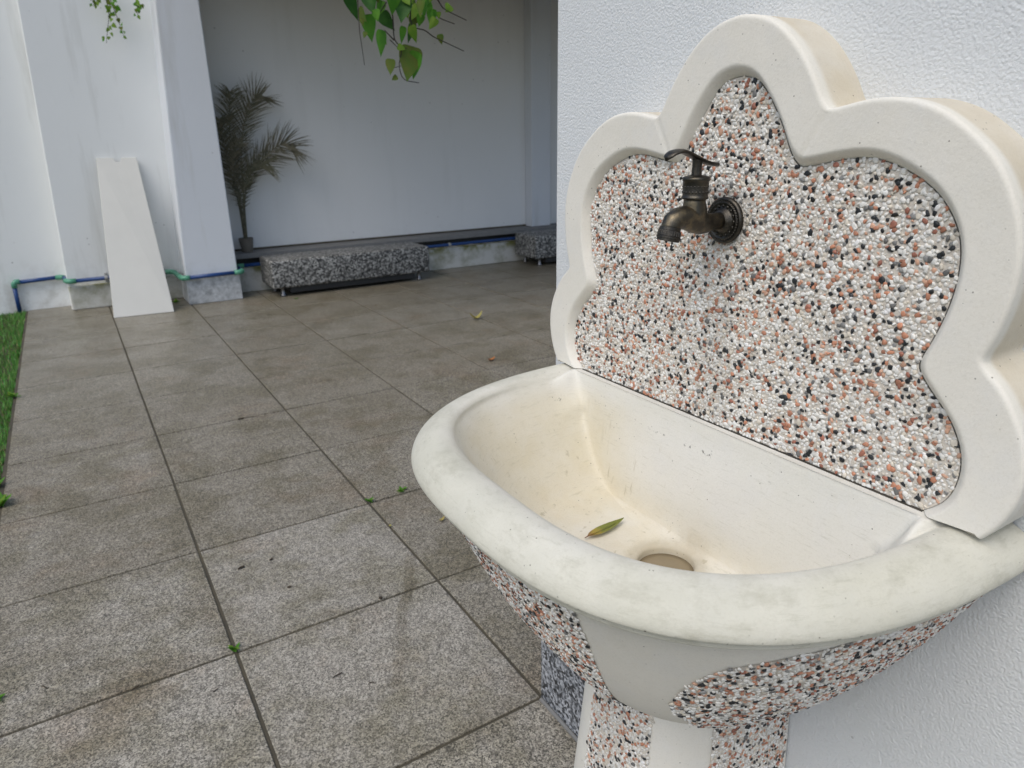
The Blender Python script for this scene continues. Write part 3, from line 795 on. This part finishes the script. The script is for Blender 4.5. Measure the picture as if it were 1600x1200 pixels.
# ================================================================== COURT THINGS
# benches
def make_bench(loc, length, label):
    t = thing('granite_bench', loc, label, 'bench', 'granite benches in front of the alcove')
    bm = bmesh.new(); bmesh.ops.create_cube(bm, size=1)
    for w in bm.verts: w.co = Vector((w.co.x*length, w.co.y*.42, w.co.z*.25))
    bmesh.ops.bevel(bm, geom=bm.edges[:], offset=.022, segments=4, profile=.5, affect='EDGES')
    me = bpy.data.meshes.new('seat_slab'); bm.to_mesh(me); bm.free(); me.materials.append(M['granite_bench'])
    me.polygons.foreach_set('use_smooth', np.ones(len(me.polygons), dtype=bool))
    put('seat_slab', me, t, (0, 0, .205), False)
    for sx in (-1, 1):
        for sy in (-1, 1):
            m = MB().lathe((0, 0, 0), (0, 0, 1), [(0, .026), (.010, .028), (.016, .02), (.05, .016), (.079, .02), (.081, .026)], 16)
            m.build('leg', 'steel', t, True, False, (sx*(length/2-.10), sy*.14, 0))
    m = MB().box(-length/2+.16, length/2-.16, -.175, .175, .028, .082); m.build('under_shade', 'black', t, False, False)  # black box put in as the shadow beneath the seat
    return t
make_bench((2.215, 6.575, .001), 1.54, 'long speckled granite bench on short metal feet beside the column')
make_bench((4.97, 6.55, .001), 1.50, 'speckled granite bench half hidden behind the fountain wall')

# leaning board
V0 = [(.178, 6.385), (.619, 6.315)]
bl = Vector((.178, 6.375, .002)); br = Vector((.619, 6.335, .002)); trr = Vector((.591, 6.875, 1.215)); tl_ = Vector((.297, 6.878, 1.218))
nrm = (br-bl).cross(tl_-bl).normalized()*-1
if nrm.y < 0: nrm = -nrm
def on_edge(a, b, t): return a+(b-a)*t
front = [bl, br, trr, on_edge(tl_, trr, .62), on_edge(tl_, trr, .57)-Vector((0, .016, .035)), on_edge(tl_, trr, .46)-Vector((0, .016, .035)), on_edge(tl_, trr, .41), tl_]
bm = bmesh.new(); a_ = [bm.verts.new(p) for p in front]; b_ = [bm.verts.new(p+nrm*.032) for p in front]
bm.faces.new(a_); bm.faces.new(b_[::-1]); k_ = len(a_)
for i in range(k_): bm.faces.new((a_[(i+1) % k_], a_[i], b_[i], b_[(i+1) % k_]))
bmesh.ops.recalc_face_normals(bm, faces=bm.faces[:])
bmesh.ops.bevel(bm, geom=bm.edges[:], offset=.0025, segments=1, affect='EDGES')
me = bpy.data.meshes.new('leaning_board'); bm.to_mesh(me); bm.free(); me.materials.append(M['board'])
tag(put('leaning_board', me), 'tapered off-white stone board with notched top leaning on wall', 'board')

# water pipe
wp = thing('water_pipe', (.4, 7.05, .0), 'blue water pipe with green elbows along the wall foot', 'pipe')
def seg(*p): MB().tube(p, .0165, 12).build('pipe_run', 'pipe', wp, True)
def fit(*p): MB().tube(p, .0215, 12).build('fitting', 'fitting', wp, True)
yL, yM, yC, yK = 7.10, 6.862, 6.512, 6.79
seg((-.475, yL, .0), (-.470, yL, .225)); seg((-.44, yL, .247), (-.15, yL, .258))
fit((-.470, yL, .205), (-.468, yL, .238), (-.455, yL, .252), (-.425, yL, .2525))
fit((-.165, yL, .257), (-.125, yL-.012, .258), (-.11, yL-.04, .257))
seg((-.108, yL-.03, .257), (-.092, yM+.03, .252))
fit((-.10, yM+.05, .252), (-.085, yM+.012, .25), (-.07, yM, .25), (-.025, yM, .25))
seg((-.04, yM, .25), (.67, yM, .252))
for x in (.195, .64):
    m = MB().tube([(x-.012, yM-.002, .2515), (x+.012, yM-.002, .2515)], .021, 10); m.box(x-.008, x+.008, yM, yM+.055, .215, .29, .002); m.build('clip', 'clip', wp, False)
fit((.655, yM, .252), (.70, yM, .25), (.725, yM-.03, .247), (.735, yC+.06, .240), (.745, yC+.012, .238), (.77, yC, .238), (.80, yC, .238))
seg((.78, yC, .238), (1.18, yC, .243))
fit((1.165, yC, .243), (1.215, yC, .244), (1.235, yC+.02, .245), (1.238, yC+.05, .246))
seg((1.238, yC+.04, .246), (1.245, yK-.03, .25)); fit((1.244, yK-.06, .25), (1.248, yK-.015, .251), (1.27, yK, .252), (1.305, yK, .252))
seg((1.29, yK, .252), (3.0, yK, .257), (4.6, yK, .262), (7.0, yK, .265))
for x in (3.42, 5.2): MB().tube([(x-.014, yK-.003, .258), (x+.014, yK-.003, .258)], .021, 10).build('clip', 'clip', wp, True)

# dried palm in a pot on the ledge
pl = thing('potted_palm', (1.395, 6.99, .3465), 'dried grey-brown palm in small pot on ledge behind column', 'plant')
px_, py_, pz_ = 1.395, 6.99, .3465
MB().lathe((px_, py_, pz_), (0, 0, 1), [(0, .048), (.004, .050), (.10, .062), (.118, .064), (.122, .067), (.128, .067), (.128, .06), (.110, .058), (.108, .01)], 28).build('pot', 'pot', pl, True)
def frond(tips, nl, ll, seedk, droop=.25):
    rg = np.random.default_rng(seedk); C_ = catmull(np.array(tips), 60); m = MB()
    m.tube([tuple(p) for p in C_], list(np.linspace(.0075, .0016, 60)), 6)
    T = np.gradient(C_, axis=0); T /= np.linalg.norm(T, axis=1)[:, None]
    for i in range(nl):
        u = .30+.69*i/(nl-1); k = int(u*59); p = C_[k]; t = T[k]
        for sd in (-1, 1):
            side = np.cross(t, [0, -1., .25]); side /= np.linalg.norm(side)
            L = ll*(math.sin(math.pi*min(1, max(.08, (u-.28)/.80)))**.6)*rg.uniform(.75, 1.15)
            dr = t*rg.uniform(.75, 1.05)+side*sd*rg.uniform(.55, .9)+np.array([0, rg.uniform(-.35, .25), 0]); dr /= np.linalg.norm(dr)
            w = np.cross(dr, [0, 1., 0]); w /= np.linalg.norm(w)+1e-9; w = w*.8+np.array([0, rg.uniform(-.6, .6), 0])
            hw_ = .0056*rg.uniform(.7, 1.1); pts = []
            for v_ in (0, .35, .7, 1):
                q = p+dr*L*v_+np.array([rg.normal(0, .004), rg.normal(0, .004), -droop*L*v_**2])
                wd = w*hw_*(1-.9*v_**2); pts += [q-wd, q+wd]
            m.add(pts, [(0, 1, 3, 2), (2, 3, 5, 4), (4, 5, 7, 6)])
    m.build('frond', 'palm', pl, True)
B0 = (px_, py_, pz_+.10)
frond([B0, (1.42, 6.99, .75), (1.50, 6.98, 1.02), (1.66, 6.96, 1.20), (1.82, 6.94, 1.30), (1.93, 6.92, 1.27)], 70, .30, 1, .15)
frond([(px_+.01, py_+.01, pz_+.1), (1.43, 7.0, .85), (1.46, 7.0, 1.25), (1.53, 6.99, 1.50), (1.62, 6.98, 1.68), (1.70, 6.97, 1.72)], 64, .26, 2, .12)
frond([(px_-.01, py_, pz_+.1), (1.38, 6.98, .9), (1.37, 6.97, 1.3), (1.40, 6.95, 1.6), (1.42, 6.94, 1.75)], 64, .22, 3, .25)
frond([(px_-.01, py_+.01, pz_+.1), (1.37, 6.98, .8), (1.33, 6.96, 1.1), (1.30, 6.95, 1.38), (1.30, 6.94, 1.52)], 60, .28, 4, .3)
frond([(px_, py_-.01, pz_+.1), (1.40, 6.96, .7), (1.43, 6.93, .95), (1.52, 6.90, 1.12), (1.66, 6.87, 1.14)], 50, .24, 5, .25)
frond([(px_, py_-.01, pz_+.1), (1.39, 6.96, .7), (1.37, 6.93, 1.0), (1.36, 6.90, 1.20), (1.42, 6.87, 1.35)], 50, .24, 6, .3)

# hanging vine with heart-shaped leaves
vn = thing('hanging_vine', (1.06, 2.4, 1.9), 'green heart-leaved vine hanging into the top of the picture', 'vine')
def heart(w, h, fold, curl):
    half_ = [(0, 0), (.10, .10), (.28, .13), (.44, .06), (.50, -.10), (.47, -.30), (.36, -.52), (.20, -.76), (.06, -.95), (0, -1.05)]
    hh = catmull(np.array(half_), 22); V = []; F = []
    for x, y in hh:
        for f_ in (-1, -.5, 0, .5, 1):
            V.append((x*w*f_, -abs(f_)*x*w*fold+curl*h*(y*y), y*h))
    for i in range(21):
        for k in range(4): F.append((i*5+k, i*5+k+1, (i+1)*5+k+1, (i+1)*5+k))
    return V, F
LV = [(.974, 1.700, 24, 36, 'leaf_mid', 8, 25), (.990, 1.645, 19, 36, 'leaf_mid', -12, 40), (.989, 1.558, 15, 22, 'leaf_olive', -5, 10), (1.078, 1.662, 15, 25, 'leaf_yel', 25, 20),
      (1.094, 1.672, 15, 24, 'leaf_mid', -10, 50), (1.095, 1.600, 37, 50, 'leaf_olive', -14, 15), (1.112, 1.585, 26, 40, 'leaf_mid', -25, -30), (1.130, 1.685, 14, 30, 'leaf_dark', -20, 35), (1.161, 1.690, 14, 18, 'leaf_yel', -35, 10),
      (1.235, 1.660, 11, 15, 'leaf_olive', 10, 0), (1.259, 1.748, 16, 13, 'leaf_yel', -40, 20), (1.065, 1.735, 26, 32, 'leaf_dark', -10, 0), (1.012, 1.705, 22, 28, 'leaf_dark', 30, -25),
      (.892, 1.755, 22, 40, 'leaf_dark', 22, 30), (.949, 1.750, 26, 28, 'leaf_dark', 10, -20), (1.026, 1.765, 26, 34, 'leaf_mid', 0, 35), (1.097, 1.772, 28, 34, 'leaf_yel', 8, 0),
      (1.155, 1.760, 14, 38, 'leaf_mid', -12, 55), (1.128, 1.728, 15, 18, 'leaf_olive', 20, 0), (1.176, 1.768, 12, 12, 'leaf_yel', -15, 0), (.921, 1.745, 11, 18, 'leaf_yel', -4, 30),
      (1.205, 1.722, 8, 10, 'leaf_yel', 0, 0), (1.045, 1.608, 10, 12, 'leaf_yel', 70, 0), (1.058, 1.520, 9, 10, 'leaf_olive', -60, 0), (.916, 1.68, 7, 10, 'leaf_olive', 10, 0), (.921, 1.64, 7, 9, 'leaf_olive', -20, 0), (1.018, 1.640, 9, 12, 'leaf_yel', 30, 0),
      (.90, 1.84, 36, 44, 'leaf_mid', 10, 0), (.97, 1.85, 38, 46, 'leaf_dark', -20, 20), (1.04, 1.86, 36, 44, 'leaf_mid', 15, -20), (1.11, 1.86, 36, 46, 'leaf_dark', 0, 25), (1.18, 1.85, 30, 40, 'leaf_mid', -15, 0), (1.0, 1.93, 38, 46, 'leaf_dark', 0, 0), (1.09, 1.94, 36, 46, 'leaf_mid', 20, 0), (.94, 1.93, 36, 46, 'leaf_dark', -10, 0), (1.17, 1.94, 36, 46, 'leaf_dark', -10, 0)]
rl_ = random.Random(21)
for _ in range(26):       # the denser part of the cluster
    LV.append((rl_.uniform(.93, 1.17), rl_.uniform(1.70, 1.80), rl_.uniform(11, 20), rl_.uniform(14, 25), rl_.choice(['leaf_mid', 'leaf_yel', 'leaf_dark', 'leaf_mid', 'leaf_olive']), rl_.uniform(-40, 40), rl_.uniform(-40, 40)))
for i, (x, z, w, h, mt, rl, tw) in enumerate(LV):
    k = 1/470.0
    V, F = heart(w*k*1.02, h*k*.94, random.uniform(-.35, .55), random.uniform(-.12, .12))
    o = put('leaf', mesh_data('leaf', V, F, True, mt), vn, None, False)
    o.location = Vector((x, 2.4+random.uniform(-.07, .07), z))-vn.location
    o.rotation_euler = (R(random.uniform(-18, 18)), R(-rl), R(tw-28))
ST = [[(1.03, 1.95), (1.011, 1.80), (1.034, 1.709), (1.039, 1.634), (1.058, 1.602), (1.052, 1.552), (1.06, 1.509), (1.122, 1.5)], [(1.10, 1.95), (1.102, 1.771), (1.105, 1.682), (1.149, 1.663), (1.184, 1.647), (1.239, 1.626), (1.299, 1.607)],
      [(1.12, 1.82), (1.161, 1.751), (1.207, 1.711), (1.26, 1.689)], [(1.16, 1.82), (1.209, 1.752), (1.235, 1.733), (1.31, 1.704)], [(.93, 1.9), (.923, 1.748), (.916, 1.65), (.922, 1.618), (.925, 1.548)],
      [(1.018, 1.627), (1.056, 1.604)], [(1.0, 1.552), (1.03, 1.545), (1.053, 1.550)], [(1.02, 1.74), (.985, 1.70)], [(1.04, 1.63), (1.0, 1.655)], [(.93, 1.86), (.95, 1.76)], [(1.06, 1.6), (1.09, 1.61)],
      [(1.03, 1.95), (1.05, 2.3), (1.06, 2.75)], [(1.10, 1.95), (1.07, 2.3), (1.06, 2.7)], [(.93, 1.9), (1.0, 2.2), (1.05, 2.6)]]
for j, p in enumerate(ST):
    q = catmull(np.array([(x, 2.4+.01*math.sin(3*i+j), z) for i, (x, z) in enumerate(p)]), 24)
    th = .0018 if j in (4, 5, 6) else .0026
    MB().tube([tuple(a) for a in q], list(np.linspace(th, th*.55, 24)), 6).build('vine_stem', 'stem', vn, True)

# small trailing creepers at the top of the left wall
def creeper(lines, label, seedk):
    rg = random.Random(seedk); x0, y0, z0 = lines[0][0][0], lines[0][0][1], 2.75
    t = thing('trailing_creeper', (x0, y0, z0), label, 'vine', 'creepers trailing down the left wall')
    for p in lines:
        pts = [(p[0][0], p[0][1], 2.75)]+list(p); q = catmull(np.array(pts), 40)
        MB().tube([tuple(a) for a in q], list(np.linspace(.004, .0015, 40)), 5).build('vine_stem', 'stem', t, True)
        for k in range(8, 40, 2):
            V, F = heart(rg.uniform(.030, .052)*(1.15-k/60), rg.uniform(.03, .05)*(1.15-k/60), .2, .1)
            o = put('leaf', mesh_data('leaf', V, F, True, rg.choice(['leaf_olive', 'leaf_yel', 'leaf_mid', 'leaf_yel'])), t, None, False)
            o.location = Vector(q[k])+Vector((rg.uniform(-.028, .028), rg.uniform(-.02, .01), rg.uniform(-.01, .02)))-t.location
            o.rotation_euler = (R(rg.uniform(-30, 30)), R(rg.uniform(-50, 50)), R(rg.uniform(-60, 60)))
creeper([[(.573, 6.80, 2.39), (.575, 6.79, 2.28), (.546, 6.78, 2.167), (.518, 6.78, 2.062)], [(.603, 6.80, 2.392), (.624, 6.79, 2.261), (.653, 6.78, 2.096)]], 'leafy creeper of two strands trailing down the left wall', 3)
creeper([[(.787, 6.75, 2.406), (.781, 6.74, 2.317), (.760, 6.73, 2.248)]], 'single thin creeper strand trailing beside the blue column', 5)
creeper([[(.498, 6.80, 2.40), (.478, 6.79, 2.317)]], 'short leftmost creeper tip at the top of the left wall', 9)

# grass
tag(MB().box(-6, -.434, -2, 7.14, -.034, -.012).build('lawn', 'soil'), kind='structure')
k = 52000
gx = -.436-rng.random(k)**1.5*2.4; gy = rng.uniform(1.2, 7.11, k)
hgt = rng.uniform(.018, .042, k); an = rng.uniform(0, 2*np.pi, k); ln = rng.uniform(0, .022, k)
wd = .0022*rng.uniform(.7, 1.3, k)
bx = np.stack([gx, gy, np.full(k, -.012)], 1); dv = np.stack([np.cos(an), np.sin(an), 0*an], 1); pv = np.stack([-np.sin(an), np.cos(an), 0*an], 1)
tipp = bx+dv*ln[:, None]+np.array([0, 0, 1.])*hgt[:, None]
Vg = np.stack([bx-pv*wd[:, None], bx+pv*wd[:, None], tipp], 1).reshape(-1, 3)
Fg = np.arange(3*k).reshape(-1, 3)
cg = np.stack([rng.uniform(.05, .11, k), rng.uniform(.17, .30, k), rng.uniform(.02, .04, k)], 1)
yl = rng.random(k) < .05; cg[yl] = (.28, .27, .10)
cg = np.concatenate([np.repeat(cg, 3, 0), np.ones((3*k, 1))], 1)
tag(put('grass', mesh_data('grass', Vg, Fg, False, 'grass', cg)), 'short green lawn grass along the left paving edge', 'grass', kind='stuff')

# weeds in the joints
def weed(x, y, r_, nl, label, seedk, tall=.5):
    rg = random.Random(seedk); t = thing('weed', (x, y, 0), label, 'weed', 'weeds in the paving')
    for i in range(nl):
        a = rg.uniform(0, 2*math.pi); L = r_*rg.uniform(.6, 1.1); V, F = leaf_blade(L, L*.42, rg.uniform(-.1, .1), .3, 8)
        o = put('leaf', mesh_data('leaf', V, F, True, rg.choice(['leaf_mid', 'leaf_mid', 'leaf_yel'])), t, None, False)
        o.rotation_euler = (0, R(-rg.uniform(12, 65)*tall), a); o.location = (rg.uniform(-.2, .2)*r_, rg.uniform(-.2, .2)*r_, .002)
weed(.174, 1.753, .022, 13, 'bright green weed at the joint crossing nearest the camera', 1, .8)
weed(.789, 2.345, .024, 12, 'small weed at a paving joint crossing left of the basin rim', 2, .7)
weed(.928, 2.360, .026, 12, 'small flat weed in the joint just beside the basin rim', 3, .5)
weed(-.43, 3.10, .07, 16, 'leafy weed at the lawn edge of the paving', 4, .9)
weed(-.44, 3.32, .05, 12, 'yellowish weed on the lawn edge behind the leafy weed', 12, .9)
weed(-.372, 1.883, .028, 10, 'weed cut by the left edge of the picture', 5, .8)
weed(1.60, 6.24, .022, 8, 'tiny weed in the joint before the long bench', 6, .6)
weed(-.43, 4.57, .05, 14, 'weed tuft on the far lawn edge', 7, .9)
weed(.68, 6.72, .05, 12, 'dark weed tuft between board and column foot', 8, .6)

# fallen bits on the paving
def floor_leaf(x, y, L, W, mat, rot, label, curl=.25):
    V, F = leaf_blade(L, W, curl, .5, 10)
    o = put('fallen_leaf', mesh_data('fallen_leaf', V, F, True, mat)); o.location = (x, y, .003); o.rotation_euler = (0, 0, R(rot))
    tag(o, label, 'leaf', 'leaves fallen on the paving')
floor_leaf(2.49, 4.65, .12, .05, 'yellow_leaf', 8, 'curled yellow leaf on the paving before the right bench', .5)
floor_leaf(.945, 2.055, .035, .014, 'yellow_leaf', 30, 'pale yellow leaf scrap just left of the basin rim')
floor_leaf(2.07, 3.65, .07, .03, 'orange_leaf', 20, 'orange leaf showing beside the backsplash foot')
floor_leaf(.783, 2.122, .014, .010, 'yellow_leaf', 70, 'tiny pale scrap lying in the long joint')
def twig(x, y, L, rot, rad, label, mat='twig'):
    p = [(-L/2, 0, rad), (-L/6, L*.05, rad*1.2), (L/5, -L*.03, rad*1.1), (L/2, L*.04, rad)]
    q = catmull(np.array(p), 10)
    o = MB().tube([tuple(a) for a in q], [rad*.7]+[rad]*8+[rad*.5], 7).build('twig', mat, None, True)
    o.location = (x, y, .0015); o.rotation_euler = (0, 0, R(rot)); tag(o, label, 'twig', 'twigs and seeds on the paving')
twig(.380, 1.504, .026, 12, .0016, 'short brown twig on the pale slab in the foreground')
twig(.446, 1.429, .018, -40, .0011, 'thin grey twig right of the brown twig')
twig(.274, 2.149, .022, 20, .0035, 'dark crumpled seed pod on pale slab, nearest the long joint')
twig(.369, 2.145, .012, 40, .003, 'dark seed right of the crumpled pod')
twig(.378, 1.958, .012, 10, .0026, 'dark seed below the other seeds on the pale slab')
twig(.596, 1.747, .010, 0, .004, 'dark berry resting in the joint of the pale slab')
twig(-.269, 1.871, .028, -50, .0014, 'curved twig on the lower left slab')
twig(-.071, 1.741, .022, 30, .0016, 'dark twig lying along the lower left joint')
twig(.560, 3.515, .03, 10, .004, 'dark crumb in the joint of the brown slabs')
twig(.10, 1.62, .016, 25, .0013, 'little dark twig left of the near weed')

# place the basin leaf on the basin floor (after the basin exists)
lf.location = (.580, .732, .7395)
lf.rotation_euler = (R(3), R(-1), R(7))
